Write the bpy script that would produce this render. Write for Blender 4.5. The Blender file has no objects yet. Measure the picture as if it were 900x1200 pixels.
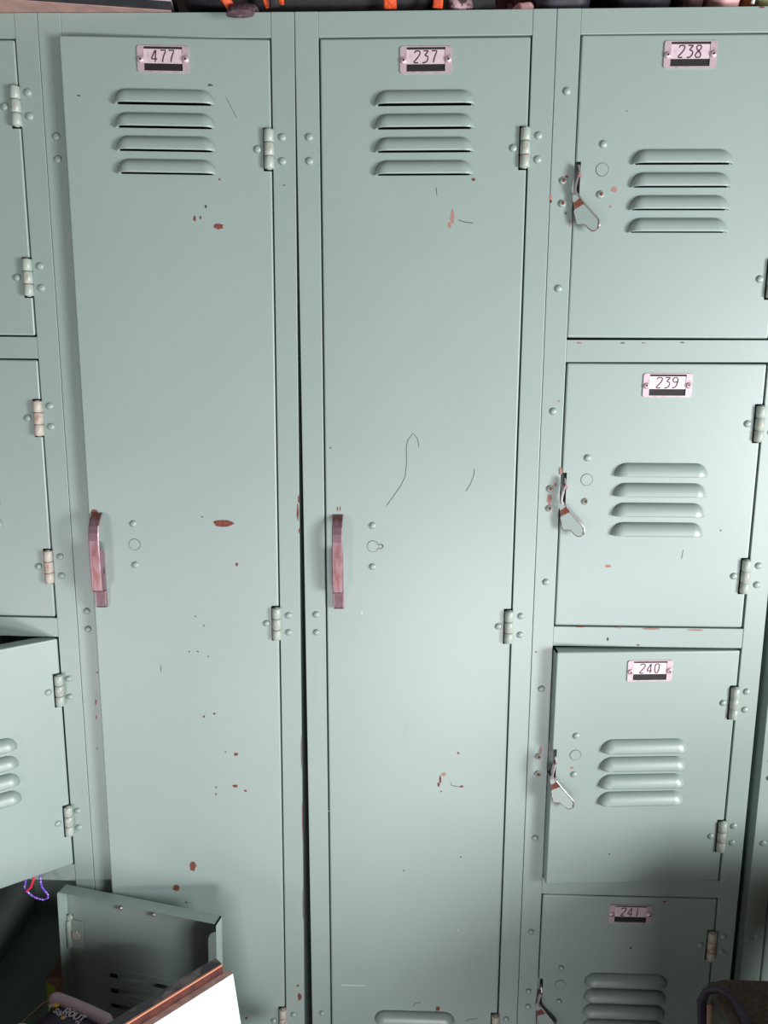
# light set-up
WIN, WMID = (-1.86, -.97, .85, 1.66), -1.42
P_WIN, C_WIN = (27., 52.), (.985, .985, 1.)
DOORS = ((-1.74, -1.06, .42), (.17, 1.0, .46))
P_DOOR, C_DOOR = (20., 37.), (1., .98, .995)
EXPO = 0.
PR, PSPEC = .43, 1.
PC = (139, 156, 151)
SHADE_BOX_TOP = .93  # top of the unseen box added for shade
BLKX, BLKY, BLKW, BLKD, BLKH = .45, -.53, .6, .4, .80  # unseen blocker in front of the lockers, added to shade the lower right
DESK = None
import bpy, bmesh, math, random
from math import sin, cos, pi, radians
from mathutils import Vector, Matrix

S = bpy.context.scene
COL = S.collection
H = 1.95                      # height of the locker tops above the floor
U = .305                      # width of one locker unit
ST = .0278                    # width of a frame stile
OPW = .2497                   # width of a door opening
Z0 = -.0274                   # first opening top, below the locker top
PITCH = .3735                 # pitch of the small doors
OPH = .3464                   # height of a small opening
TALL = 1.837                  # height of a tall opening
random.seed(7)

# ------------------------------------------------------------------ materials
def mat(name, col, rough=.5, metal=0., spec=.5, coat=0.):
    m = bpy.data.materials.new(name); m.use_nodes = True
    b = m.node_tree.nodes['Principled BSDF']
    b.inputs['Base Color'].default_value = (*col, 1)
    b.inputs['Roughness'].default_value = rough
    b.inputs['Metallic'].default_value = metal
    b.inputs['Specular IOR Level'].default_value = spec
    b.inputs['Coat Weight'].default_value = coat
    return m

def srgb(r, g, b):
    f = lambda c: (c/255/12.92) if c/255 <= .04045 else ((c/255+.055)/1.055)**2.4
    return (f(r), f(g), f(b))

def vary(m, c2, scale=20., lo=.45, hi=.6, detail=4., bump=0., bscale=300., stretch=(1, 1, 1)):
    nt = m.node_tree; N = nt.nodes; b = N['Principled BSDF']
    tc = N.new('ShaderNodeTexCoord'); mp = N.new('ShaderNodeMapping')
    mp.inputs['Scale'].default_value = stretch
    nt.links.new(tc.outputs['Object'], mp.inputs['Vector'])
    n = N.new('ShaderNodeTexNoise'); n.inputs['Scale'].default_value = scale
    n.inputs['Detail'].default_value = detail
    nt.links.new(mp.outputs['Vector'], n.inputs['Vector'])
    r = N.new('ShaderNodeMapRange'); r.inputs['From Min'].default_value = lo; r.inputs['From Max'].default_value = hi
    nt.links.new(n.outputs['Fac'], r.inputs['Value'])
    mx = N.new('ShaderNodeMix'); mx.data_type = 'RGBA'
    mx.inputs[6].default_value = b.inputs['Base Color'].default_value
    mx.inputs[7].default_value = (*c2, 1)
    nt.links.new(r.outputs['Result'], mx.inputs[0]); nt.links.new(mx.outputs[2], b.inputs['Base Color'])
    if bump:
        n2 = N.new('ShaderNodeTexNoise'); n2.inputs['Scale'].default_value = bscale; n2.inputs['Detail'].default_value = 3
        nt.links.new(mp.outputs['Vector'], n2.inputs['Vector'])
        bp = N.new('ShaderNodeBump'); bp.inputs['Strength'].default_value = bump; bp.inputs['Distance'].default_value = .001
        nt.links.new(n2.outputs['Fac'], bp.inputs['Height']); nt.links.new(bp.outputs['Normal'], b.inputs['Normal'])
    return m

M = {}
PAINT = srgb(*PC); PAINT2 = srgb(*[c+3 for c in PC])
M['paint'] = vary(mat('sage_enamel', PAINT, PR, 0, PSPEC), PAINT2, 5., .35, .65, 3., .05, 260.)
M['hinge'] = vary(mat('hinge_enamel', srgb(160, 172, 162), .35), srgb(160, 118, 100), 60., .6, .75, 4.)
M['rust'] = vary(mat('rust', srgb(124, 72, 62), .8, 0, .2), srgb(98, 60, 52), 300., .4, .6)
M['fade'] = mat('worn_primer', srgb(158, 118, 112), .8, 0, .3)
M['dark'] = mat('dark_mark', srgb(62, 66, 68), .6)
M['white'] = mat('pale_scratch', srgb(176, 192, 187), .5)
M['scrape'] = mat('soft_scrape', srgb(146, 164, 158), .5)
M['black'] = mat('black_gap', srgb(22, 18, 24), .7)
M['alu'] = vary(mat('plate_metal', srgb(212, 190, 197), .34, .4), srgb(190, 164, 172), 120., .5, .7)
M['card'] = vary(mat('number_card', srgb(222, 202, 210), .45, .25), srgb(208, 186, 196), 150., .5, .7)
M['ink'] = mat('number_ink', srgb(70, 36, 52), .6)
M['rustchrome'] = vary(mat('rusted_chrome', srgb(146, 118, 126), .38, .6), srgb(124, 74, 70), 55., .48, .62, 6., .15, 240., (1, 1, .35))
M['steel'] = mat('bare_steel', srgb(205, 195, 195), .3, .8)
M['wall'] = vary(mat('wall_plaster', srgb(104, 100, 96), .9), srgb(96, 92, 88), 3.)
M['floor'] = vary(mat('floor_concrete', srgb(104, 98, 94), .8), srgb(88, 84, 80), 6.)

# ------------------------------------------------------------------ mesh helpers
class MB:
    """collects shapes into one mesh, with several materials"""
    def __init__(self): self.bm = bmesh.new(); self.mats = []
    def mi(self, m):
        if m not in self.mats: self.mats.append(m)
        return self.mats.index(m)
    def faces(self, vs, fs, m, smooth=False):
        k = self.mi(m); V = [self.bm.verts.new(v) for v in vs]; out = []
        for f in fs:
            try: F = self.bm.faces.new([V[i] for i in f])
            except ValueError: continue
            F.material_index = k; F.smooth = smooth; out.append(F)
        return V, out
    def box(self, x0, x1, y0, y1, z0, z1, m, bev=0., seg=2):
        vs = [(x, y, z) for x in (x0, x1) for y in (y0, y1) for z in (z0, z1)]
        fs = [(0, 1, 3, 2), (4, 6, 7, 5), (0, 4, 5, 1), (2, 3, 7, 6), (0, 2, 6, 4), (1, 5, 7, 3)]
        t = bmesh.new(); V = [t.verts.new(v) for v in vs]
        for f in fs: t.faces.new([V[i] for i in f])
        bmesh.ops.recalc_face_normals(t, faces=t.faces)
        if bev: bmesh.ops.bevel(t, geom=t.edges[:], offset=bev, segments=seg, profile=.5, affect='EDGES')
        self.merge(t, m)
    def merge(self, t, m, smooth=False, mx=None):
        k = self.mi(m); mp = {}
        for v in t.verts: mp[v] = self.bm.verts.new(mx @ v.co if mx else v.co)
        for f in t.faces:
            F = self.bm.faces.new([mp[v] for v in f.verts]); F.material_index = k; F.smooth = smooth
        t.free()
    def dome(self, c, r, h, m, n=16, rings=4, ax='y', skirt=.15):
        """rivet head: dome whose tip points to -y"""
        vs = []; fs = []
        prof = [(1., 0.), (1., skirt)] + [(cos(a), skirt+(1-skirt)*sin(a)) for a in [pi/2*i/rings for i in range(1, rings)]]
        for pr, ph in prof:
            for i in range(n):
                a = 2*pi*i/n
                vs.append((c[0]+r*pr*cos(a), c[1]-h*ph, c[2]+r*pr*sin(a)))
        vs.append((c[0], c[1]-h, c[2]))
        for k in range(len(prof)-1):
            for i in range(n):
                j = (i+1) % n; fs.append((k*n+i, k*n+j, (k+1)*n+j, (k+1)*n+i))
        t = len(vs)-1; b = (len(prof)-1)*n
        for i in range(n): fs.append((b+i, b+(i+1) % n, t))
        self.faces(vs, fs, m, True)
    def cyl(self, c, r, z0, z1, m, n=18, bev=.0008):
        prof = [(r-bev, z0), (r, z0+bev), (r, z1-bev), (r-bev, z1)]
        vs = [(c[0]+q*cos(2*pi*i/n), c[1]+q*sin(2*pi*i/n), z) for q, z in prof for i in range(n)]
        fs = [(k*n+i, k*n+(i+1) % n, (k+1)*n+(i+1) % n, (k+1)*n+i) for k in range(3) for i in range(n)]
        fs += [tuple(range(n-1, -1, -1)), tuple(3*n+i for i in range(n))]
        self.faces(vs, fs, m, True)
    def tube(self, pts, r, m, n=10, closed=False, rx=None):
        pts = [Vector(p) for p in pts]; L = len(pts); vs = []; fs = []
        up = Vector((0, -1, .01)).normalized()
        for i, p in enumerate(pts):
            a = pts[(i-1) % L] if (closed or i) else p; b = pts[(i+1) % L] if (closed or i < L-1) else p
            t = (b-a).normalized(); s = t.cross(up)
            if s.length < 1e-4: s = t.cross(Vector((1, 0, 0)))
            s.normalize(); w = s.cross(t)
            for k in range(n):
                q = 2*pi*k/n; vs.append(p + s*(rx or r)*cos(q) + w*r*sin(q))
        for i in range(L if closed else L-1):
            for k in range(n):
                j = (i+1) % L
                fs.append((i*n+k, i*n+(k+1) % n, j*n+(k+1) % n, j*n+k))
        if not closed: fs += [tuple(range(n-1, -1, -1)), tuple((L-1)*n+k for k in range(n))]
        self.faces(vs, fs, m, True)
    def prism(self, poly, y0, y1, m, medge=None):
        """polygon in xz, extruded from y0 (front) to y1"""
        n = len(poly)
        vs = [(x, y0, z) for x, z in poly] + [(x, y1, z) for x, z in poly]
        self.faces(vs, [tuple(range(n)), tuple(range(2*n-1, n-1, -1))], m)
        vs2, fs = vs, [(i, (i+1) % n, n+(i+1) % n, n+i) for i in range(n)]
        self.faces(vs2, fs, medge or m)
    def stroke(self, pts, w, y0, y1, m):
        """flat pen stroke through pts (x,z), width w"""
        P = [Vector((p[0], p[1])) for p in pts]; Lf = []; Rt = []
        for i, p in enumerate(P):
            a = P[max(0, i-1)]; b = P[min(len(P)-1, i+1)]; t = (b-a).normalized()
            n = Vector((-t.y, t.x))*w/2; Lf.append(p+n); Rt.append(p-n)
        N = len(P)
        vs = [(q.x, y0, q.y) for q in Lf+Rt] + [(q.x, y1, q.y) for q in Lf+Rt]
        fs = []
        for i in range(N-1):
            fs += [(i, i+1, N+i+1, N+i), (2*N+i, 2*N+i+1, i+1, i), (N+i, N+i+1, 3*N+i+1, 3*N+i)]
        fs += [(0, N, 3*N, 2*N), (N-1, 2*N-1, 4*N-1, 3*N-1)]
        self.faces(vs, fs, m)
    def mesh(self, name):
        bmesh.ops.remove_doubles(self.bm, verts=self.bm.verts, dist=1e-6)
        bmesh.ops.recalc_face_normals(self.bm, faces=self.bm.faces)
        me = bpy.data.meshes.new(name); self.bm.to_mesh(me); self.bm.free()
        for m in self.mats: me.materials.append(m)
        return me
    def build(self, name, parent=None, loc=(0, 0, 0), rot=(0, 0, 0)):
        return link(name, self.mesh(name), parent, loc, rot)

def link(name, me, parent=None, loc=(0, 0, 0), rot=(0, 0, 0)):
    o = bpy.data.objects.new(name, me); COL.objects.link(o)
    o.location = loc; o.rotation_euler = rot
    if parent: o.parent = parent
    return o

def tag(o, label=None, cat=None, group=None, kind=None):
    for k, v in (('label', label), ('category', cat), ('group', group), ('kind', kind)):
        if v: o[k] = v
    return o

def thing(name, label, cat, loc=(0, 0, 0), rot=(0, 0, 0), group=None):
    o = bpy.data.objects.new(name, None); COL.objects.link(o)
    o.location = loc; o.rotation_euler = rot; o.empty_display_size = .05
    return tag(o, label, cat, group)

CACHE = {}
def cached(key, fn):
    if key not in CACHE: CACHE[key] = fn()
    return CACHE[key]
MARKS = {
'd477':( [('chip', 0.1806, -0.2015, 0.004, 0.007), ('chip', 0.188, -0.2005, 0.0025, 0.004), ('chip', 0.2099, -0.2104, 0.0125, 0.0069), ('chip', 0.2125, -0.1561, 0.003, 0.0029), ('chip', 0.2046, -0.5816, 0.0281, 0.0087), ('chip', 0.2213, -0.637, 0.0039, 0.0058), ('dk', 0.1777, -0.5729, 0.0022, 0.0023), ('chip', 0.038, -0.5695, 0.0106, 0.0148), ('chip', 0.1851, -0.8494, 0.0035, 0.0037), ('chip', 0.1707, -0.8536, 0.0035, 0.0037), ('chip', 0.2132, -0.9099, 0.0071, 0.005), ('chip', 0.1989, -0.9064, 0.0023, 0.0025), ('chip', 0.2108, -0.9581, 0.0083, 0.005), ('chip', 0.2251, -0.9655, 0.0048, 0.0031), ('chip', 0.1841, -0.9602, 0.0023, 0.0039), ('chip', 0.1838, -0.9707, 0.0023, 0.0039), ('chip', 0.147, -1.0834, 0.0106, 0.0175), ('chip', 0.122, -1.1187, 0.0108, 0.0107), ('dk', 0.1361, -1.1419, 0.003, 0.0034), ('chip', 0.2179, -1.3376, 0.0037, 0.0058), ('chip', 0.0243, -0.8321, 0.0024, 0.01), ('chip', 0.0235, -0.8549, 0.002, 0.0063), ('chip', 0.0286, -0.7894, 0.0034, 0.0024), ('chip', 0.022, -0.9011, 0.0023, 0.0025), ('dk', 0.0492, -0.0651, 0.004, 0.0019), ('dk', 0.2043, -0.051, 0.0071, 0.0028), ('dk', 0.1948, -0.1876, 0.003, 0.0039), ('dk', 0.1539, -0.7593, 0.0023, 0.0024), ('dk', 0.1656, -0.7591, 0.0028, 0.0024), ('dk', 0.1794, -0.7661, 0.0023, 0.0024), ('dk', 0.175, -0.7224, 0.0022, 0.0024), ('dk', 0.1638, -0.7093, 0.0022, 0.0024)] , [('w', [(0.0969, -0.8479), (0.124, -0.8283), (0.1729, -0.7872)]), ('b', [(0.2224, -0.0632), (0.2273, -0.0726), (0.2351, -0.0868)]), ('w', [(0.2464, -0.6377), (0.2292, -0.6427)]), ('w', [(0.0937, -0.9708), (0.1065, -0.9572)]), ('dkl', [(0.1143, -0.7787), (0.115, -0.7886)])] ),
'd237':( [('fade', 0.1881, -0.1987, 0.0055, 0.0178), ('chip', 0.2129, -0.1564, 0.0052, 0.0039), ('fade', 0.1852, -0.2085, 0.0043, 0.0079), ('chip', 0.1854, -0.9433, 0.0038, 0.0129), ('chip', 0.1831, -0.9511, 0.0037, 0.0064), ('fade', 0.19, -0.9354, 0.0072, 0.0063), ('chip', 0.2152, -0.953, 0.0048, 0.0038), ('chip', 0.2095, -0.9029, 0.0036, 0.0038), ('chip', 0.1869, -0.9614, 0.0024, 0.0026), ('white', 0.0766, -0.7028, 0.0034, 0.0059), ('white', 0.215, -1.181, 0.0032, 0.0034), ('dk', 0.2163, -1.0628, 0.0025, 0.0026), ('dk', 0.1353, -1.0865, 0.0025, 0.0027), ('dk', 0.0366, -0.4808, 0.0027, 0.0022), ('chip', 0.1874, -1.3138, 0.0077, 0.0085), ('chip', 0.0453, -0.5606, 0.0016, 0.0068), ('chip', 0.0486, -0.5606, 0.0016, 0.0068)] , [('dkl', [(0.1094, -0.5561), (0.1182, -0.5436), (0.1281, -0.529), (0.1335, -0.5167), (0.1351, -0.4989), (0.1344, -0.4791), (0.1365, -0.4703), (0.1429, -0.4616), (0.1485, -0.4681), (0.1508, -0.479)]), ('dkl', [(0.212, -0.5362), (0.2173, -0.5272), (0.2215, -0.5161), (0.2223, -0.5072)]), ('dkl', [(0.1954, -0.2026), (0.2038, -0.2051), (0.2141, -0.2061)]), ('dkl', [(0.168, -0.1654), (0.1692, -0.1741)]), ('w', [(0.1656, -0.4441), (0.182, -0.4548), (0.193, -0.4624), (0.2096, -0.4765), (0.2139, -0.4721)]), ('w', [(0.1217, -0.8127), (0.123, -0.8276)]), ('w', [(0.1384, -0.8549), (0.135, -0.8802)]), ('w', [(0.0766, -0.6968), (0.076, -0.7159)]), ('w', [(0.0713, -0.3434), (0.0949, -0.3434)]), ('w', [(0.196, -0.3381), (0.2108, -0.3799)]), ('w', [(0.0129, -0.9955), (0.0299, -0.9951)]), ('w', [(0.0396, -1.1178), (0.0431, -1.1454)]), ('fadel', [(0.0445, -1.2776), (0.0799, -1.2779)]), ('dkl', [(0.2295, -1.3344), (0.2332, -1.3306), (0.247, -1.3286)]), ('dkl', [(0.1997, -0.9468), (0.201, -0.952), (0.2141, -0.9543)]), ('dkl', [(0.1508, -1.3106), (0.1545, -1.3046), (0.162, -1.3037)])] ),
'd238':( [('fade', 0.0765, -0.1693, 0.0085, 0.0068), ('fade', 0.0735, -0.1886, 0.0042, 0.0029), ('fade', 0.0361, -0.1537, 0.0033, 0.0048), ('dk', 0.0864, -0.0821, 0.0021, 0.0014)] , [] ),
'd239':( [('fade', 0.0362, -0.1572, 0.0035, 0.0055), ('fade', 0.0953, -0.2608, 0.008, 0.0045), ('dk', 0.2368, -0.2115, 0.0024, 0.0022), ('fade', 0.0281, -0.1363, 0.0038, 0.011)] , [('dkl', [(0.1908, -0.238), (0.1894, -0.2495)]), ('w', [(0.0333, -0.1908), (0.0357, -0.1964)])] ),
'd240':( [('fade', 0.0572, -0.1656, 0.006, 0.0037), ('dk', 0.1169, -0.2972, 0.0025, 0.0026)] , [('w', [(0.1107, -0.062), (0.1311, -0.0776), (0.1479, -0.0897)]), ('w', [(0.1689, -0.1129), (0.1765, -0.1241)]), ('w', [(0.2098, -0.0166), (0.231, -0.0284)]), ('w', [(0.166, -0.3026), (0.1751, -0.2957)])] ),
'd241':( [('chip', 0.2022, -0.0058, 0.0062, 0.0026), ('dk', 0.1593, -0.0826, 0.0028, 0.0055)] , [] ),
'f477':( [('chip', 0.3029, -0.5948, 0.0031, 0.0251), ('chip', 0.3042, -0.5777, 0.0021, 0.0113), ('chip', 0.3049, -0.6199, 0.0022, 0.0069), ('chip', 0.2905, -0.1911, 0.0031, 0.0019), ('chip', 0.2979, -1.3291, 0.0063, 0.0115), ('chip', 0.2955, -1.3102, 0.0038, 0.0042), ('chip', 0.3044, -0.9334, 0.0009, 0.0518), ('chip', 0.305, -1.0381, 0.0008, 0.0673), ('chip', 0.3046, -1.1744, 0.0007, 0.0563)] , [] ),
'f238':( [('fade', 0.0437, -0.3777, 0.0064, 0.0021), ('chip', 0.0973, -0.3776, 0.0053, 0.0015), ('chip', 0.1705, -0.377, 0.0043, 0.0015), ('fade', 0.1235, -0.3776, 0.0053, 0.0015), ('chip', 0.0629, -0.7471, 0.0136, 0.0016), ('fade', 0.1147, -0.7475, 0.0102, 0.0022), ('fade', 0.1563, -0.7487, 0.0226, 0.0027), ('fade', 0.2146, -0.7497, 0.0225, 0.0021), ('dk', 0.1004, -0.7639, 0.0025, 0.0048), ('chip', 0.1409, -0.7716, 0.0046, 0.0017), ('fade', 0.0007, -0.207, 0.0044, 0.0078), ('chip', 0.0013, -0.2109, 0.0032, 0.0039), ('chip', 0.0198, -0.2246, 0.0022, 0.0039), ('chip', 0.0189, -0.1829, 0.0042, 0.0029), ('fade', 0.0255, -0.2364, 0.0025, 0.0098), ('fade', 0.015, -0.575, 0.0061, 0.0157), ('fade', 0.0219, -0.556, 0.0046, 0.0055), ('chip', 0.0055, -0.7833, 0.0024, 0.0024), ('chip', 0.2328, -0.0015, 0.0059, 0.0018), ('fade', 0.0169, -0.9268, 0.004, 0.0127), ('fade', 0.0215, -0.4493, 0.0023, 0.0043)] , [] ),
}
# ------------------------------------------------------------------ hardware of a door
def rivet_mesh(rusty=False):
    mb = MB(); mb.dome((0, 0, 0), .0046, .0031, M['paint'])
    if rusty:
        t = MB()
        mb.dome((.0003, -.0016, .0002), .0028, .0019, M['rust'], 12, 3)
    return mb.mesh('rivet')
def rivet(parent, x, z, y=0., rusty=False, label=None):
    o = link('rivet', cached(('rivet', rusty), lambda: rivet_mesh(rusty)), parent, (x, y, z))
    if rusty: o['label'] = 'rivet with its paint rusted through'
    return o

def louver_mesh(width=.119, h=.0168, D=.0104):
    r = .016; hw = width/2; vs = []; fs = []; mb = MB()
    ths = [pi/2*i/8 for i in range(9)]
    rows = [1., .97, .9, .8, .68, .54, .4, .26, .12, 0.]
    for q in rows:
        d = D*max(0., 1-q**2.6)**.62
        for t in ths: vs.append((-hw+r - q*r*cos(t), -d+(.0004 if q == 1. else 0), q*h*sin(t)))
        for t in reversed(ths): vs.append((hw-r + q*r*cos(t), -d+(.0004 if q == 1. else 0), q*h*sin(t)))
    n = 18
    for k in range(len(rows)-1):
        for i in range(n-1): fs.append((k*n+i, k*n+i+1, (k+1)*n+i+1, (k+1)*n+i))
    mb.faces(vs, fs, M['paint'], True)
    return mb.mesh('louver')
def louver(parent, x, z):
    o = link('louver', cached('louver', louver_mesh), parent, (x, -.0001, z))
    md = o.modifiers.new('thickness', 'SOLIDIFY'); md.thickness = .0007; md.offset = -1
    return o

DIG = {
 '2': [(-.9, .65), (-.75, .9), (-.3, 1), (.3, 1), (.75, .88), (.85, .6), (.6, .2), (.1, -.2), (-.5, -.6), (-.85, -.85), (-.8, -1), (-.3, -1), (.5, -1)],
 '3': [(-.8, 1), (.75, 1), (.7, .92), (-.15, .3), (-.1, .22), (.55, .1), (.85, -.1), (.8, -.5), (.4, -.85), (-.1, -1), (-.8, -1)],
 '7': [(-.8, 1), (.9, 1), (.75, .7), (.35, .1), (.1, -.5), (.05, -1)],
 '8': [(0, .05), (-.6, .4), (-.75, .75), (-.4, 1), (.4, 1), (.75, .75), (.6, .4), (0, .05), (-.65, -.3), (-.85, -.7), (-.5, -1), (.5, -1), (.85, -.7), (.65, -.3), (0, .05)],
 '9': [(.85, .3), (.3, .1), (-.3, .1), (-.8, .35), (-.8, .75), (-.3, 1), (.3, 1), (.8, .75), (.85, .3), (.7, -.3), (.3, -.8), (-.3, -1), (-.8, -.95)],
 '0': [(-.3, 1), (.4, 1), (.75, .75), (.75, -.2), (.45, -.8), (0, -1), (-.45, -.8), (-.75, -.2), (-.75, .75), (-.3, 1)],
 '1': [(0, 1), (0, -1)],
}
def number_plate(parent, x, z, num):
    W, Hh, wx, top, bot = .0302, .0145, .0226, .0135, -.0127
    mb = MB(); a = M['alu']
    def rr(sx):     # end piece with rounded outer corners
        c = .0028; pts = [(wx, Hh), (W-c, Hh)] + [(W-c+c*sin(t), Hh-c+c*cos(t)) for t in (pi/8, pi/4, 3*pi/8)] + [(W, Hh-c), (W, -Hh+c)] \
              + [(W-c+c*cos(t), -Hh+c-c*sin(t)) for t in (pi/8, pi/4, 3*pi/8)] + [(W-c, -Hh), (wx, -Hh)]
        return [(sx*p[0], p[1]) for p in pts]
    mb.prism(rr(1), -.0016, 0, a); mb.prism(rr(-1), -.0016, 0, a)
    mb.prism([(-wx, Hh), (wx, Hh), (wx, top), (-wx, top)], -.0016, 0, a)
    mb.prism([(-wx, bot), (wx, bot), (wx, -Hh), (-wx, -Hh)], -.0016, 0, a)
    mb.prism([(-wx, top), (wx, top), (wx, bot), (-wx, bot)], -.0004, -.0002, M['black'])
    plate = mb.build('number_plate', parent, (x, 0, z))
    c = MB()
    c.prism([(-wx, .0110), (wx, .0110), (wx, -.0046), (-wx, -.0046)], -.0008, -.0005, M['card'])
    for i, d in enumerate(num):
        cx = -.0005 + .0097*(i-1)
        c.stroke([(cx+.0037*u+.0005*v, .0032+.0064*v) for u, v in DIG[d]], .0014, -.00105, -.0008, M['ink'])
        if d == '4': c.stroke([(cx+.0037*.35+.0005*v, .0032+.0064*v) for v in (1.02, -1.)], .0014, -.00106, -.0008, M['ink'])
    c.build('number_card', parent, (x, 0, z))
    for sx in (-1, 1):
        s = MB(); s.dome((0, 0, 0), .0041, .0028, M['alu']); s.dome((0, -.0024, 0), .0014, .0006, M['black'], 10, 3)
        s.build('plate_screw', parent, (x+sx*.0262, -.0012, z-.0004+.0004*sx))
    return plate
DIG['4'] = [(.15, 1), (-.1, .6), (-.5, .1), (-.9, -.35), (-.85, -.48), (.9, -.48)]

def hinge(parent, x, z, rusty=0):
    """three-knuckle barrel on a leaf; z is its middle"""
    def make():
        mb = MB(); m = M['hinge'] if rusty < 2 else M['hinge_rusty']
        for a, b in ((-.0222, -.0082), (-.0076, .0072), (.0078, .0222)): mb.cyl((0, 0), .0059, a, b, m)
        mb.cyl((0, 0), .0050, -.022, .022, M['rust'] if rusty else M['hinge'])
        mb.cyl((0, 0), .0032, -.0232, .0232, m)
        return mb.mesh('hinge')
    return link('hinge', cached(('hinge', rusty), make), parent, (x, -.0022, z))
M['hinge_rusty'] = vary(mat('worn_hinge', srgb(178, 172, 160), .4), srgb(160, 124, 108), 70., .52, .66, 5.)

def lock_plug(parent, x, z, keyhole=False):
    mb = MB(); n = 28
    def ring(r0, r1, y, m):
        vs = [(r*cos(2*pi*i/n), y, r*sin(2*pi*i/n)) for r in (r0, r1) for i in range(n)]
        mb.faces(vs, [(i, (i+1) % n, n+(i+1) % n, n+i) for i in range(n)], m)
    ring(.0071, .0078, -.00012, M['dark'])
    mb.prism([(.0071*cos(2*pi*i/n), .0071*sin(2*pi*i/n)) for i in range(n)], -.0006, 0, M['paint'])
    if keyhole:
        mb.prism([(.0072, -.0026), (.0115, -.0026), (.0135, -.0015), (.0142, .0004), (.0135, .0022), (.0112, .0031), (.0072, .0026)], -.0004, 0, M['dark'])
        mb.prism([(.0072, -.0021), (.0112, -.0021), (.0125, .0002), (.0108, .0024), (.0072, .0020)], -.0009, 0, M['paint'])
        mb.prism([(.0060, -.0040), (.0120, -.0040), (.0130, -.0030), (.0072, -.0028)], -.0003, 0, M['fade'])
    return mb.build('lock_plug', parent, (x, 0, z))

def latch(parent, x, z, rot=0.):
    """pivoting lift lever: a thin arm seen edge-on that widens into a bent paddle"""
    mb = MB(); k = .001
    # arm: a strip standing edge-on
    arm = [((.6, -3), 3.0), ((1.4, -7), 3.6), ((1.2, -12), 4.2), ((-.6, -20), 4.6), ((-2.2, -28), 4.6), ((-2.4, -32), 4.6), ((-.5, -36.5), 4.6)]
    vs = []; fs = []
    for (px, pz), hw in arm:
        for sy, sx in ((-1, -.75), (-1, .75), (1, .75), (1, -.75)):
            vs.append(((px+sx)*k, (-7.5+sy*hw)*k, pz*k))
    for i in range(len(arm)-1):
        for j in range(4): fs.append((i*4+j, i*4+(j+1) % 4, i*4+4+(j+1) % 4, i*4+4+j))
    fs += [(0, 1, 2, 3), tuple(len(vs)-4+j for j in (3, 2, 1, 0))]
    mb.faces(vs, fs, M['steel'], False)
    mb.dome((.0005, -.0075, -.012), .0026, .0055, M['rustchrome'], 12, 3)
    def slab(pts, m):
        # lower paddle, tilted outwards to the lower right
        n = len(pts); f = lambda p, o: (p[0]*k, (-8.6-.20*p[0]+.02*(p[1]+50)+o)*k, p[1]*k)
        mb.faces([f(p, 0) for p in pts]+[f(p, 1.8) for p in pts], [tuple(range(n)), tuple(range(2*n-1, n-1, -1))], m)
        mb.faces([f(p, 0) for p in pts]+[f(p, 1.8) for p in pts], [(i, (i+1) % n, n+(i+1) % n, n+i) for i in range(n)], M['steel'])
    slab([(-4.6, -33), (-2.2, -31), (.6, -35.5), (4, -39.5), (-3.2, -45), (-4.6, -42)], M['paint'])
    slab([(4, -39.5), (9.5, -46.5), (-1.6, -52.5), (-3.2, -45)], M['rust'])
    slab([(9.5, -46.5), (18, -56), (26.6, -65.5), (27.4, -70), (26.4, -75), (23.5, -77.6), (19.4, -78), (15, -75), (11.5, -71.2), (8.6, -70), (4, -70.6), (1, -70), (-.4, -64), (-3, -55.5), (-1.6, -52.5)], M['paint'])
    rim = [(-.5, -33.6), (4, -39.5), (9.5, -46.5), (18, -56), (26.6, -65.5), (27.4, -70), (26.4, -75)]
    mb.tube([(x*k, (-8.9-.20*x+.02*(z_+50))*k, z_*k) for x, z_ in rim], .00085, M['steel'], 6)
    mb.tube([(x*k, (-8.3-.20*x+.02*(z_+50))*k, z_*k) for x, z_ in [(26.4, -75), (23.5, -77.6), (19.4, -78), (15, -75), (11.5, -71.2), (8.6, -70), (4, -70.6), (1, -70), (-.4, -64), (-3, -55.5)]], .0007, M['rustchrome'], 6)
    o = mb.build('latch_lever', parent, (x, 0, z), (0, rot, 0)); o['label'] = 'bare-edged lift lever with a rusty neck'
    return o

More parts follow.
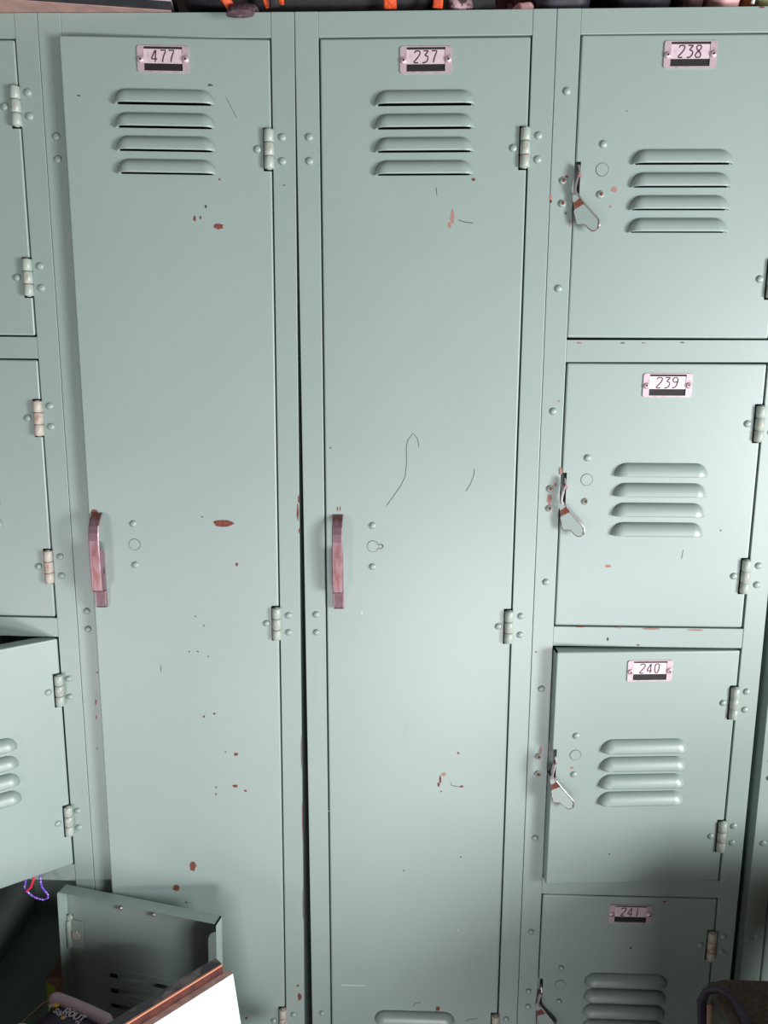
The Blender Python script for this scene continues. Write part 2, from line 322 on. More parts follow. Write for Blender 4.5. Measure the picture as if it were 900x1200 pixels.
def bar_handle(parent, x, z):
    """bowed strap handle with cheeks; z is its upper root"""
    mb = MB(); w = .0066; k = .001
    prof = [(-1, 1), (-6, -1), (-13, -6), (-18.5, -13), (-21, -22), (-22, -32), (-22, -52), (-21.4, -70), (-20.4, -88), (-19.5, -99), (-17.5, -101.5), (-9, -102.5), (-8.2, -104), (-7.5, -124), (-6, -126), (0, -126.3)]
    inner = [(y+(2.4 if i < 11 else 0), zz) for i, (y, zz) in enumerate(prof)]
    vs = []; fs = []
    n = len(prof); e = .8
    # strap section with slightly rounded arrises
    for (y, zz), (yi, zi) in zip(prof, inner):
        vs += [(-w, min(0, (yi))*k, zi*k), (-w, (y+e)*k, zz*k), (-w+.0009, y*k, zz*k), (w-.0009, y*k, zz*k), (w, (y+e)*k, zz*k), (w, min(0, yi)*k, zi*k)]
    for i in range(n-1):
        for j in range(5): fs.append((i*6+j, i*6+j+1, i*6+6+j+1, i*6+6+j))
        fs.append((i*6+5, i*6, i*6+6, i*6+11))
    mb.faces(vs, fs, M['rustchrome'], False)
    # cheeks: closed in the lower part
    cheek = [(-20.8, -48), (-20.8, -70), (-19.8, -88), (-19, -99), (-17, -101), (0, -102), (0, -52), (-5, -49), (-9, -44), (-14, -43)]
    for sx in (-1, 1):
        a, b = sx*(w-.0004), sx*(w-.0018)
        m = len(cheek)
        v = [(a, y*k, zz*k) for y, zz in cheek]+[(b, y*k, zz*k) for y, zz in cheek]
        mb.faces(v, [tuple(range(m)), tuple(range(2*m-1, m-1, -1))]+[(i, (i+1) % m, m+(i+1) % m, m+i) for i in range(m)], M['rustchrome'])
        t = [(-8, -70), (-5.5, -75), (-5.5, -79), (-7, -82), (-9.5, -77)]
        mb.faces([(sx*(w-.0003), y*k, zz*k) for y, zz in t], [tuple(range(5))], M['black'])
    mb.box(-w, w, -.007, .0002, -.125, -.1025, M['rustchrome'], .0008)
    o = mb.build('handle', parent, (x, 0, z)); o['label'] = 'rusty chromed bar handle'
    return o

# ------------------------------------------------------------------ a sheet metal door
def chip_poly(cx, cz, w, h, rng):
    n = 11; ph = rng.random()*6
    pts = []
    for i in range(n):
        a = 2*pi*i/n; q = .72+.4*rng.random()
        pts.append((cx+q*w/2*cos(a), cz+q*h/2*sin(a)))
    return pts
def add_marks(mb, marks, dx, dz, y=-.00015, y2=0.):
    rng = random.Random(3)
    chips, lines = marks
    for t, x, z, w, h in chips:
        m = {'chip': 'rust', 'fade': 'fade', 'dk': 'dark', 'white': 'white'}[t]
        mb.prism(chip_poly(x+dx, z+dz, max(w, .0012), max(h, .0012), rng), y, y2, M[m])
    for t, pl in lines:
        m, w = {'w': ('scrape', .0012), 'b': ('dark', .0005), 'dkl': ('dark', .0009), 'fadel': ('white', .0022)}[t]
        mb.stroke([(a+dx, b+dz) for a, b in pl], w, y*.7, y2, M[m])

def door_mesh(w, h, slots, hinges, latch_slot=None, marks=None, zt=0., R=.0022, depth=.020):
    """front sheet, rounded edges and returned flanges as one sheet; origin on the hinge edge at the top"""
    arc = [R*(1-cos(a)) for a in (0, pi/8, pi/4, 3*pi/8)]
    AS = 4
    # flat coordinate s: <0 flange, 0..R arc (by angle), R..w-R flat
    def lines(L, extra):
        edge0 = [('f', 0)]
        c = [-2.]+[i/AS for i in range(AS)]+[1.]
        out = [('F0',)] + [('A0', i/AS) for i in range(AS+1)]
        flat = sorted(set([e for e in extra if R < e < L-R]))
        out += [('P', e) for e in flat]
        out += [('A1', i/AS) for i in range(AS+1)] + [('F1',)]
        return out
    xs_extra = []; zs_extra = []
    for (cx, cz, hw, hh) in slots: xs_extra += [cx-hw, cx+hw]; zs_extra += [cz-hh, cz+hh]
    NX = .0098
    xs_extra.append(w-NX)
    for hz in hinges: zs_extra += [hz-.0245, hz+.0245]
    if latch_slot: xs_extra.append(.0062); zs_extra += [latch_slot[0], latch_slot[1]]
    dent = []
    X = lines(w, xs_extra); Z = lines(h, zs_extra)
    def ev(c, L):
        # returns (position on flat, angle, side, flange?) 
        if c[0] == 'F0': return (0., pi/2, -1, 1)
        if c[0] == 'F1': return (L, pi/2, 1, 1)
        if c[0] == 'A0': a = pi/2*(1-c[1]); return (R-R*sin(a), a, -1, 0)
        if c[0] == 'A1': a = pi/2*c[1]; return (L-R+R*sin(a), a, 1, 0)
        return (c[1], 0., 0, 0)
    mb = MB(); k = mb.mi(M['paint']); vs = {}
    def vert(i, j):
        if (i, j) in vs: return vs[i, j]
        x, a, sx, fx = ev(X[i], w); z, b, sz, fz = ev(Z[j], h)
        if a and b:
            n = Vector((sx*sin(a)*max(cos(b), .02), -cos(a)*cos(b)-1e-4, sz*sin(b)*max(cos(a), .02))).normalized()*R
            px = (R if sx < 0 else w-R)+n.x; pz = (R if sz < 0 else h-R)+n.z; py = R+n.y
        else:
            px, pz = x, z; py = R-R*cos(max(a, b))
        if fx or fz: py = depth
        vs[i, j] = mb.bm.verts.new((px-w, py, -pz)); return vs[i, j]
    for i in range(len(X)-1):
        for j in range(len(Z)-1):
            xa, xb = ev(X[i], w), ev(X[i+1], w); za, zb = ev(Z[j], h), ev(Z[j+1], h)
            mx, mz = (xa[0]+xb[0])/2, (za[0]+zb[0])/2
            fx = xa[3] or xb[3]; fz = za[3] or zb[3]
            inarcx = xa[1] and xb[1]; inarcz = za[1] and zb[1]
            if (fx and (fz or inarcz)) or (fz and inarcx): continue
            if any(abs(mx-c[0]) < c[2] and abs(mz-c[1]) < c[3] for c in slots): continue
            if mx > w-NX and not fx and any(abs(mz-hz) < .0245 for hz in hinges): continue
            if latch_slot and mx < .0062 and latch_slot[0] < mz < latch_slot[1]: continue
            f = mb.bm.faces.new([vert(i, j), vert(i+1, j), vert(i+1, j+1), vert(i, j+1)])
            f.material_index = k; f.smooth = bool((inarcx or inarcz))
    # inward lip on the lock side, with rounded ends
    lip = [(0, -.012)] + [(.012*sin(t), -.012-.016*(1-cos(t))) for t in [pi/2*i/6 for i in range(1, 7)]]
    lip += [(.012, -h+.028)] + [(.012*cos(t), -h+.028-.016*sin(t)) for t in [pi/2*i/6 for i in range(1, 7)]]
    mb.prism([(x-w, z) for x, z in lip], depth-.0005, depth, M['paint'])
    if marks: add_marks(mb, marks, -(ST+.0018)-w, 0.)
    bmesh.ops.remove_doubles(mb.bm, verts=mb.bm.verts, dist=1e-6)
    me = bpy.data.meshes.new('door')
    bmesh.ops.recalc_face_normals(mb.bm, faces=mb.bm.faces)
    mb.bm.to_mesh(me); mb.bm.free()
    for m in mb.mats: me.materials.append(m)
    return me

HX = ST+OPW-.0018             # hinge edge of a door, from the unit's left side
DW = OPW-.0036                # door width
def lx(x): return x-HX        # unit x -> door x
def slot_for(x, z): return (x-(ST+.0018), -z-.0035, .119/2-.0045, .0036)

def small_door(unit, k, num, swing=0., off=(0, 0, 0), plate_dz=0., levers=True, marks=None, rust=(), hinge_wear=(0, 0), tw=0., lev_rot=0., rivets_r=()):
    zt = Z0-k*PITCH
    lv = [-.1433-.0257*i for i in range(4)]
    h = OPH-.0036
    g = .0018
    me = door_mesh(DW, h, [slot_for(.155, z+g) for z in lv], [.0757-g, .274-g], (.138, .181) if levers else None, marks)
    d = link('door', me, unit, (HX+off[0], off[1], H+zt-g+off[2]), (0, tw, radians(swing)))
    for z in lv: louver(d, lx(.155), z+g)
    if num: number_plate(d, lx(.1552), -.0286+plate_dz+g, num)
    for i, (x, z) in enumerate(((.0612, -.1205), (.0608, -.1770))): rivet(d, lx(x), z+g, 0, i in rust)
    for i, z in enumerate((-.0757, -.274)):
        hinge(d, lx(.2730), z+g, hinge_wear[i]); rivet(d, lx(.2588), z+g-.0002)
    if levers:
        lock_plug(d, lx(.0613), -.1486+g); latch(d, lx(.0312), -.1425+g, lev_rot)
    return d

def tall_door(unit, num, swing=0., marks=None, keyhole=False, dx=0., wear=(1, 1, 2)):
    h = TALL-.0036; g = .0018
    lv = [-.1030-.0259*i-Z0 for i in range(4)]; low = [-1.3643-Z0-.0259*i for i in range(4)]
    hz = [.1508+Z0, .7480+Z0, 1.3712+Z0]
    me = door_mesh(DW, h, [slot_for(.1531+dx, z+g) for z in lv+low], [q-g for q in hz], None, marks)
    d = link('door', me, unit, (HX, 0, H+Z0-g), (0, 0, radians(swing)))
    for z in lv+low: louver(d, lx(.1531+dx), z+g)
    number_plate(d, lx(.1540+dx), -.0533-Z0+g, num)
    for z in (-.6120, -.6676): rivet(d, lx(.0912+dx), z-Z0+g)
    lock_plug(d, lx(.0914+dx), -.6398-Z0+g, keyhole)
    bar_handle(d, lx(.0462+dx*1.2), -.5985-Z0+g)
    for q, wr in zip(hz, wear):
        hinge(d, lx(.2730), -q+g, wr); rivet(d, lx(.2594), -q+g)
    return d

# ------------------------------------------------------------------ carcass of a unit
def carcass(unit, tiers, marks=None):
    mb = MB(); p = M['paint']; D = .40; t = .001
    e = .0006
    for x in (e, U-e-t): mb.box(x, x+t, .004, D, 0, H-.001, p)
    mb.box(e, U-e, D, D+t, 0, H-.001, p)
    mb.box(e, U-e, .004, D, H-.002, H-.001, p)
    mb.box(e+t, U-e-t, .012, D, H+Z0-TALL-.002, H+Z0-TALL-.001, p)
    if tiers > 1:
        for k in range(1, tiers): mb.box(e+t, U-e-t, .012, D, H+Z0-k*PITCH+.004, H+Z0-k*PITCH+.005, p)
    mb.build('cabinet_body', unit)
    f = MB(); b = .0007; fd = .018
    f.box(.0003, ST, 0, fd, 0, H, p, b); f.box(ST+OPW, U-.0003, 0, fd, 0, H, p, b)
    f.box(ST+.0001, ST+OPW-.0001, .0005, fd, H+Z0, H, p, b)
    for k in range(1, tiers): f.box(ST+.0001, ST+OPW-.0001, .0006, fd, H+Z0-k*PITCH, H+Z0-k*PITCH+PITCH-OPH, p, b)
    f.box(ST+.0001, ST+OPW-.0001, .0006, fd, 0, H+Z0-TALL, p, b)
    if marks: add_marks(f, marks, 0, H, -.0002, .0003)
    f.build('frame', unit)
# ================================================================== THE LOCKERS
ROLL = .0082                  # the two left-hand units lean a little
GRP = 'sage green metal locker units'
def unit_at(name, label, x, lean=0.):
    return thing(name, label, 'locker', (x-lean*H, 0, -x*lean), (0, lean, 0), GRP)
def frame_rivets(u, zs, x, rusty=()):
    for i, z in enumerate(zs): rivet(u, x, H+z, 0, i in rusty)

# --- 237
u = unit_at('locker', 'tall narrow sage green locker with one full-height door numbered 237', 0)
carcass(u, 1)
tall_door(u, '237', 0, MARKS['d237'], True, 0, (1, 1, 2))
frame_rivets(u, (-.1370, -.1639, -.7346, -.7598, -1.3559), .0155)
frame_rivets(u, (-.1370, -.1636, -.7333, -.7596, -1.3570, -1.383), .2888)
# --- 477
u = unit_at('locker', 'tall narrow sage green locker with one chipped full-height door numbered 477, slightly ajar', -U, ROLL)
carcass(u, 1, MARKS['f477'])
tall_door(u, '477', 3.1, MARKS['d477'], False, -.0035, (1, 1, 2))
frame_rivets(u, (-.1365, -.1626, -.7363, -.7618), .0145)
frame_rivets(u, (-.1370, -.1639, -.7365, -.7605, -1.3600, -1.386), .2890)
# --- 238 to 241
u = unit_at('locker', 'sage green locker column of stacked small doors numbered 238, 239, 240 and 241', U)
carcass(u, 5, MARKS['f238'])
small_door(u, 0, '238', 0, (0, 0, 0), .0050, marks=MARKS['d238'], rust=(1,), tw=.004, lev_rot=0)
small_door(u, 1, '239', .3, marks=MARKS['d239'], rust=(1,), tw=.002)
small_door(u, 2, '240', 4.2, (0, 0, -.001), marks=MARKS['d240'], tw=.002, hinge_wear=(0, 1))
small_door(u, 3, '241', 0, marks=MARKS['d241'], tw=.004, hinge_wear=(2, 2))
small_door(u, 4, None, 0)
for k in range(5):
    zt = Z0-k*PITCH
    frame_rivets(u, (zt-.0613, zt-.1604, zt-.1862, zt-.2850), .0150, (1, 2) if k < 3 else ())
    for q in (.0607, .0867, .2599, .2855): rivet(u, .2890, H+zt-q)
# --- the left-hand column
u = unit_at('locker', 'sage green locker column at the left edge, its lowest visible door swung wide open', -2*U, ROLL)
carcass(u, 5)
for k in range(5):
    zt = Z0-k*PITCH
    small_door(u, k, None, (0, .2, 38, 168.4, 0)[k], ((0, 0, 0), (0, 0, 0), (.001, -.001, 0), (-.012, -.003, 0), (0, 0, 0))[k], levers=k != 3, tw=(.002, .003, 0, -.016, 0)[k], hinge_wear=((1, 1), (2, 2), (1, 1), (0, 0), (0, 0))[k])
    frame_rivets(u, (zt-.0613, zt-.1604, zt-.1862, zt-.2850), .0150)
    for q in (.0600, .0866, .2602, .2864): rivet(u, .2880, H+zt-q)
d = [o for o in u.children if o.name.startswith('door')][3]
d['label'] = 'small door swung wide open, its inside showing'
mb = MB()                     # inside of the open door: hinge leaf and the clenched rivet
mb.box(-.026, -.001, .0012, .0022, -.105, -.057, M['paint'], .0004)
mb.cyl((-.0030, .0030), .0036, -.103, -.059, M['hinge'])
mb.build('hinge_leaf', d)
mb = MB(); n = 9
star = [((.0075 if i % 2 else .0055)*cos(2*pi*i/18), (.0075 if i % 2 else .0055)*sin(2*pi*i/18)) for i in range(18)]
mb.prism(star, .0022, .0040, M['hinge_rusty']); mb.dome((0, 0, 0), .0001, .0001, M['steel'])
o = mb.build('clenched_rivet', d, (-.0145, 0, -.081)); o['label'] = 'splayed rivet tail, rusty cream'
for x in (-.142, -.090):
    mb = MB(); mb.cyl((0, 0), .0028, -.004, 0, M['steel'], 10)
    mb.build('screw_end', d, (x, .0005, -.020), (pi/2, 0, 0))
# --- sliver on the right
u = unit_at('locker', 'shaded sage green locker beyond the black gap at the lower right edge', .6235)
carcass(u, 5)
for k in range(5):
    zt = Z0-k*PITCH
    small_door(u, k, None, 0)
    frame_rivets(u, (zt-.0613+.001, zt-.1604, zt-.1862, zt-.2850), .0132)
    for q in (.0607, .0867, .2599, .2855): rivet(u, .2890, H+zt-q)

# ================================================================== THINGS IN FRONT, LOWER LEFT
M['laminate'] = vary(mat('dark_laminate', srgb(52, 46, 52), .25), srgb(112, 98, 98), 28., .5, .6, 5.)
M['woodedge'] = vary(mat('brown_edge', srgb(92, 48, 42), .5), srgb(70, 38, 36), 60.)
M['orange_edge'] = mat('orange_edge', srgb(205, 135, 105), .4)
M['whiteboard'] = vary(mat('white_laminate', srgb(216, 225, 230), .4), srgb(211, 220, 226), 8.)
M['rawboard'] = vary(mat('raw_board', srgb(190, 158, 146), .8), srgb(168, 138, 128), 90.)
M['table'] = vary(mat('table_wood', srgb(120, 84, 58), .5), srgb(92, 62, 44), 30., .4, .6, 5., 0, 1, (1, 8, 8))
M['cardboard'] = vary(mat('cardboard', srgb(170, 130, 95), .85), srgb(150, 112, 80), 40.)
TT = .590                     # height of the low table's top

t = thing('low_table', 'low brown wooden table in front of the open locker door, below the boards', 'table', (-.38, -.46, 0))
mb = MB(); mb.box(-.34, .34, -.33, .345, TT-.025, TT, M['table'], .003); mb.build('tabletop', t)
mb = MB(); mb.box(-.31, .31, -.30, .315, TT-.085, TT-.026, M['table'], .002); mb.build('apron', t)
for sx in (-1, 1):
    for sy in (-.29, .305):
        mb = MB(); mb.box(sx*.30-.02, sx*.30+.02, sy-.02, sy+.02, 0, TT-.086, M['table'], .002); mb.build('leg', t)

# two offcut boards standing on their edge, along the diagonal
DA = math.atan2(-.0819, -.0778)          # from right end to left end
def board(name, label, right, ztop, length, thick, shear, mface, mtop, strip=None):
    """upright slab: local +x runs along its length, -y is the thickness side away from the white face"""
    o = thing(name, label, 'board', (right[0], right[1], TT), (0, 0, DA))
    h = ztop-TT; mb = MB()
    pts = [(0, h), (length, h), (length, 0), (-shear, 0)]
    v = [(x, 0, z) for x, z in pts]+[(x, -thick, z) for x, z in pts]
    mb.faces(v, [(0, 1, 2, 3), (7, 6, 5, 4), (1, 5, 6, 2), (2, 6, 7, 3), (3, 7, 4, 0)], mface)
    mb.faces(v, [(0, 4, 5, 1)], mtop)
    mb.build('panel', o)
    return o, h
o, h = board('white_board', 'bright white board with a raw tan edge standing in front of the open locker door', (-.0853, -.1225), H-1.184, .38, .0098, .020, M['whiteboard'], M['rawboard'])
o2, h = board('dark_board', 'dark mottled laminate board with an orange edge line, leaning behind the white board', (-.0985, -.1215), H-1.172, .38, .0172, 0, M['woodedge'], M['laminate'])
mb = MB(); mb.box(.0005, .379, -.0022, .0006, h-.0012, h+.0008, M['orange_edge'], .0004); e = mb.build('edge_strip', o2); e['label'] = 'thin orange edge line'

# cardboard carton under the packet
BZ = H-1.285
mb = MB(); mb.box(-.11, .064, -.065, .085, 0, BZ-TT, M['cardboard'], .002)
mb.box(-.109, .063, -.002, .002, BZ-TT-.0004, BZ-TT+.0005, M['rawboard'])
c = mb.build('cardboard_box', None, (-.350, -.215, TT+.0002)); tag(c, 'brown cardboard box on the low table beneath the purple packet', 'box')

# purple packet lying face up with a rolled lavender flap
M['packet'] = vary(mat('packet_print', srgb(46, 30, 58), .35), srgb(70, 28, 50), 30., .5, .65)
M['lavender'] = mat('lavender_flap', srgb(205, 176, 192), .55)
M['letter'] = mat('packet_letters', srgb(222, 208, 218), .5)
M['yellow'] = mat('packet_emblem', srgb(222, 160, 50), .5)
pk = thing('snack_packet', 'dark purple printed packet with a rolled lavender flap below the open door', 'packet', (-.3357, -.096, BZ+.0006), (0, 0, math.atan2(-.035, .087)))
PH = .0340
mb = MB()
nx, ny = 10, 10; W_, D_ = .093, .10
vs = []; fs = []
for s in (0, 1):
    for i in range(nx+1):
        for j in range(ny+1):
            u_, v_ = i/nx, j/ny
            puff = (1-abs(2*u_-1)**6)*(1-abs(2*v_-1)**6)
            z = PH/2 + (PH/2)*(puff**.4 if puff > 0 else 0)*(1 if s else -1)
            vs.append((u_*W_, -v_*D_, z))
K = (nx+1)*(ny+1)
for s in (0, 1):
    for i in range(nx):
        for j in range(ny):
            a = s*K+i*(ny+1)+j; fs.append((a, a+1, a+ny+2, a+ny+1))
mb.faces(vs, fs, M['packet'], True)
mb.build('pouch', pk)
mb = MB()
mb.tube([(-.004, 0, PH*.80), (0, 0, PH*.86), (.03, 0, PH*.9), (.06, 0, PH*.9), (.088, 0, PH*.86), (.095, -.003, PH*.76), (.097, -.006, PH*.66)], .0085, M['lavender'], 14, False, .0085)
f_ = mb.build('rolled_flap', pk); f_['label'] = 'lavender rolled paper flap'
FONT = {'S': [[(1, .85), (.7, 1), (.3, 1), (0, .8), (.1, .6), (.9, .4), (1, .2), (.7, 0), (.3, 0), (0, .15)]],
        'O': [[(.5, 1), (.1, .8), (0, .5), (.1, .2), (.5, 0), (.9, .2), (1, .5), (.9, .8), (.5, 1)]],
        'F': [[(1, 1), (0, 1), (0, 0)], [(0, .52), (.8, .52)]],
        'T': [[(0, 1), (1, 1)], [(.5, 1), (.5, 0)]],
        'R': [[(0, 0), (0, 1), (.7, 1), (1, .8), (.9, .55), (.6, .48), (0, .48)], [(.5, .48), (1, 0)]],
        'U': [[(0, 1), (0, .25), (.25, 0), (.75, 0), (1, .25), (1, 1)]],
        '2': [[(0, .8), (.3, 1), (.8, 1), (1, .75), (.8, .45), (0, 0), (1, 0)]]}
def word(txt, ox, oy, ch, cw, gap, ang, w, m, mb):
    x = 0
    for ch_ in txt:
        if ch_ != ' ':
            for st in FONT[ch_]:
                P = []
                for a, b in st:
                    px, py = x+a*cw, b*ch
                    P.append((ox+px*cos(ang)-py*sin(ang), oy+px*sin(ang)+py*cos(ang)))
                # strokes lie on the packet: build in xy
                N = len(P); vs = []; fs = []
                for i, q in enumerate(P):
                    a = Vector(P[max(0, i-1)]); b = Vector(P[min(N-1, i+1)]); tt = (b-a).normalized(); nn = Vector((-tt.y, tt.x))*w/2
                    for s in (1, -1):
                        for zz in (PH+.0008, PH-.0006): vs.append((q[0]+s*nn.x, q[1]+s*nn.y, zz))
                for i in range(N-1):
                    b_ = i*4; fs += [(b_, b_+4, b_+6, b_+2), (b_, b_+1, b_+5, b_+4), (b_+2, b_+6, b_+7, b_+3)]
                mb.faces(vs, fs, m)
        x += cw+gap
mb = MB()
word('R SOFT', .004, -.0180, .0062, .0042, .0022, radians(-14), .0010, M['letter'], mb)
word('ROUT', .030, -.0185, .0085, .0068, .0022, radians(0), .0017, M['letter'], mb)
word('2', .056, -.0270, .0065, .0065, .0022, radians(0), .0016, M['letter'], mb)
mb.build('lettering', pk)
mb = MB()
for cx, cy, r in ((.012, -.0115, .0045), (.0365, -.0235, .0035)):
    vs = [(cx+r*cos(2*pi*i/14), cy+r*.8*sin(2*pi*i/14), z) for z in (PH+.0006, PH-.001) for i in range(14)]
    mb.faces(vs, [tuple(range(14))]+[(i, (i+1) % 14, 14+(i+1) % 14, 14+i) for i in range(14)], M['yellow'])
mb.build('emblem', pk)

# round white lid and a tan cord beside the packet
mb = MB()
prof = [(0, .0300), (.006, .0300), (.011, .0290), (.0145, .0265), (.016, .0225), (.016, 0), (0, 0)]
n = 24
vs = [(r*cos(2*pi*i/n), r*sin(2*pi*i/n), z) for r, z in prof[1:-1] for i in range(n)]
fs = [(k*n+i, k*n+(i+1) % n, (k+1)*n+(i+1) % n, (k+1)*n+i) for k in range(4) for i in range(n)]+[tuple(range(n)), tuple(4*n+i for i in range(n-1, -1, -1))]
M['lid'] = mat('white_lid', srgb(225, 215, 222), .4)
mb.faces(vs, fs, M['lid'], True)
c = mb.build('bottle_cap', None, (-.3640, -.1480, BZ+.0006)); tag(c, 'round white cap at the bottom left edge beside the purple packet', 'cap')
M['cord'] = mat('tan_cord', srgb(150, 112, 88), .7)
mb = MB(); mb.tube([(-.406, -.165, .0022), (-.396, -.148, .003), (-.384, -.132, .006), (-.366, -.113, .018), (-.352, -.1015, .027), (-.344, -.0985, .029), (-.341, -.1005, .026), (-.342, -.106, .004), (-.352, -.125, .0022), (-.368, -.142, .0022)], .0016, M['cord'], 8)
c = mb.build('cord', None, (0, 0, BZ+.0006)); tag(c, 'thin tan cord lying left of the purple packet', 'cord')

# carton inside the open compartment
M['tancarton'] = vary(mat('tan_carton', srgb(150, 112, 100), .8), srgb(130, 96, 86), 30.)
M['greenlabel'] = mat('green_label', srgb(150, 176, 50), .6)
sh = H+Z0-4*PITCH+.0052+.0038
mb = MB(); mb.box(-.024, .024, -.03, .03, 0, .162, M['tancarton'], .004)
mb.prism([(-.0245, .10), (-.006, .09), (-.004, .12), (-.012, .150), (-.0245, .156)], -.0304, -.0290, M['greenlabel'])
c = mb.build('carton', None, (-.3995, .075, sh)); tag(c, 'small tan carton with a lime green patch inside the open compartment', 'carton')

# lanyard hanging out of the half-open compartment above
M['purple'] = vary(mat('purple_braid', srgb(120, 70, 220), .6), srgb(225, 215, 250), 420., .58, .62, 1.)
M['redstrap'] = mat('red_strap', srgb(225, 50, 80), .55)
zs = H+Z0-3*PITCH+.0062+.0036
ln = thing('lanyard', 'purple braided cord with a red strap hanging under the half-open door', 'lanyard', (-.39, -.012, zs))
def ctrl(px): return px
pts = [(.006, .060, .0012), (.004, .030, .0030), (.0045, .008, .0262), (.0050, -.002, .0268), (.0058, -.006, .0180), (.0068, -.0085, .0060), (.0085, -.010, -.0010), (.0130, -.0105, -.0078), (.0170, -.0110, -.0135), (.0165, -.0110, -.0180), (.0110, -.0115, -.0205), (.0010, -.0115, -.0190), (-.0080, -.0110, -.0135), (-.0150, -.0105, -.0075), (-.0165, -.010, -.0020), (-.0150, -.0085, .0060), (-.012, -.006, .018), (-.010, -.001, .0268), (-.008, .010, .026), (-.005, .035, .003), (-.004, .06, .0012)]
mb = MB(); mb.tube(pts, .0013, M['purple'], 8); mb.build('braided_cord', ln)
mb = MB(); mb.tube([(-.0158, -.0118, -.0065), (-.0115, -.0125, -.0058), (-.0065, -.0122, -.0010), (-.0035, -.0105, .0070), (-.002, -.0085, .016), (-.002, -.003, .0278), (-.002, .012, .027), (-.002, .03, .004), (-.002, .06, .0016)], .0009, M['redstrap'], 8, False, .0018)
mb.build('red_strap', ln)

# ================================================================== SUITCASE, LOWER RIGHT
M['bagside'] = vary(mat('brown_fabric', srgb(84, 68, 58), .85, 0, .3), srgb(70, 56, 49), 200., .45, .55, 3., .2, 400.)
M['bagtrim'] = vary(mat('grey_trim', srgb(72, 70, 62), .7), srgb(60, 60, 54), 120.)
M['strap'] = mat('purple_black_webbing', srgb(44, 34, 52), .6)
M['beige'] = mat('beige_lining', srgb(150, 120, 104), .7)
sc_ = thing('suitcase', 'dark brown soft suitcase with a purple-black loop handle at the lower right corner', 'suitcase', (.645, -.29, 0))
mb = MB(); mb.box(-.125, .125, -.17, .17, .012, .787, M['bagside'], .022, 4)
for f in mb.bm.faces: f.smooth = True
mb.build('shell', sc_)
mb = MB(); mb.box(-.128, -.100, -.168, .1705, .02, .780, M['bagtrim'], .016, 3)
mb.build('side_panel', sc_)
mb = MB(); mb.tube([(x-.645, y+.29, H+z) for x, y, z in [(.514, -.150, -1.245), (.510, -.152, -1.212), (.507, -.150, -1.180), (.512, -.150, -1.166), (.524, -.154, -1.159), (.534, -.168, -1.156), (.538, -.195, -1.157), (.540, -.235, -1.1625)]], .0026, M['strap'], 10, False, .006)
mb.build('carry_handle', sc_)
mb = MB(); mb.tube([(x-.645, y+.29, H+z) for x, y, z in [(.5165, -.158, -1.235), (.5155, -.160, -1.205), (.5145, -.158, -1.178)]], .0018, M['beige'], 8, False, .004)
mb.build('handle_lining', sc_)
for sx in (-.1, .1):
    for sy in (-.13, .13):
        mb = MB(); mb.cyl((sx, sy), .016, 0, .016, M['black'], 14, .003); mb.build('foot', sc_)
if SHADE_BOX_TOP:  # unseen box added on the suitcase to darken the lower right doors
    mb = MB(); mb.box(-.09, .16, -.16, .155, 0, SHADE_BOX_TOP-.788, M['cardboard'], .002)
    mb.box(-.089, .159, -.002, .002, SHADE_BOX_TOP-.7884, SHADE_BOX_TOP-.7876, M['rawboard'])
    tag(mb.build('cardboard_box', None, (.715, -.295, .788)), 'unseen brown cardboard box added on the dark suitcase to shade the lockers', 'box')

# ================================================================== THINGS ON TOP OF THE LOCKERS
M['bookcover'] = vary(mat('grey_cover', srgb(46, 47, 52), .6, 0, .3), srgb(38, 40, 44), 50.)
M['pages'] = mat('book_pages', srgb(226, 216, 226), .7)
M['pinkboard'] = vary(mat('pinkish_board', srgb(186, 150, 140), .8), srgb(172, 138, 130), 40.)
bk = thing('book', 'large dark grey book overhanging the top of the lockers at the upper left', 'book', (-.1445, -.0010, H+.0016), (0, -.0082, radians(-170.2)))
def B(x0, x1, y0, y1, z0, z1, m, name, bev=.0006):
    mb = MB(); mb.box(x0, x1, y0, y1, z0, z1, m, bev); return mb.build(name, bk)
# local +x runs to the left of the photo, +y towards the room
B(0, .30, -.215, .000, .0002, .0008, M['pinkboard'], 'pink_endpaper', 0)
B(0, .30, -.215, .0004, .0009, .0105, M['bookcover'], 'lower_cover')
B(.004, .296, -.21, -.0035, .0106, .030, M['pages'], 'page_block')
B(0, .30, -.215, .0004, .0301, .034, M['bookcover'], 'upper_cover')

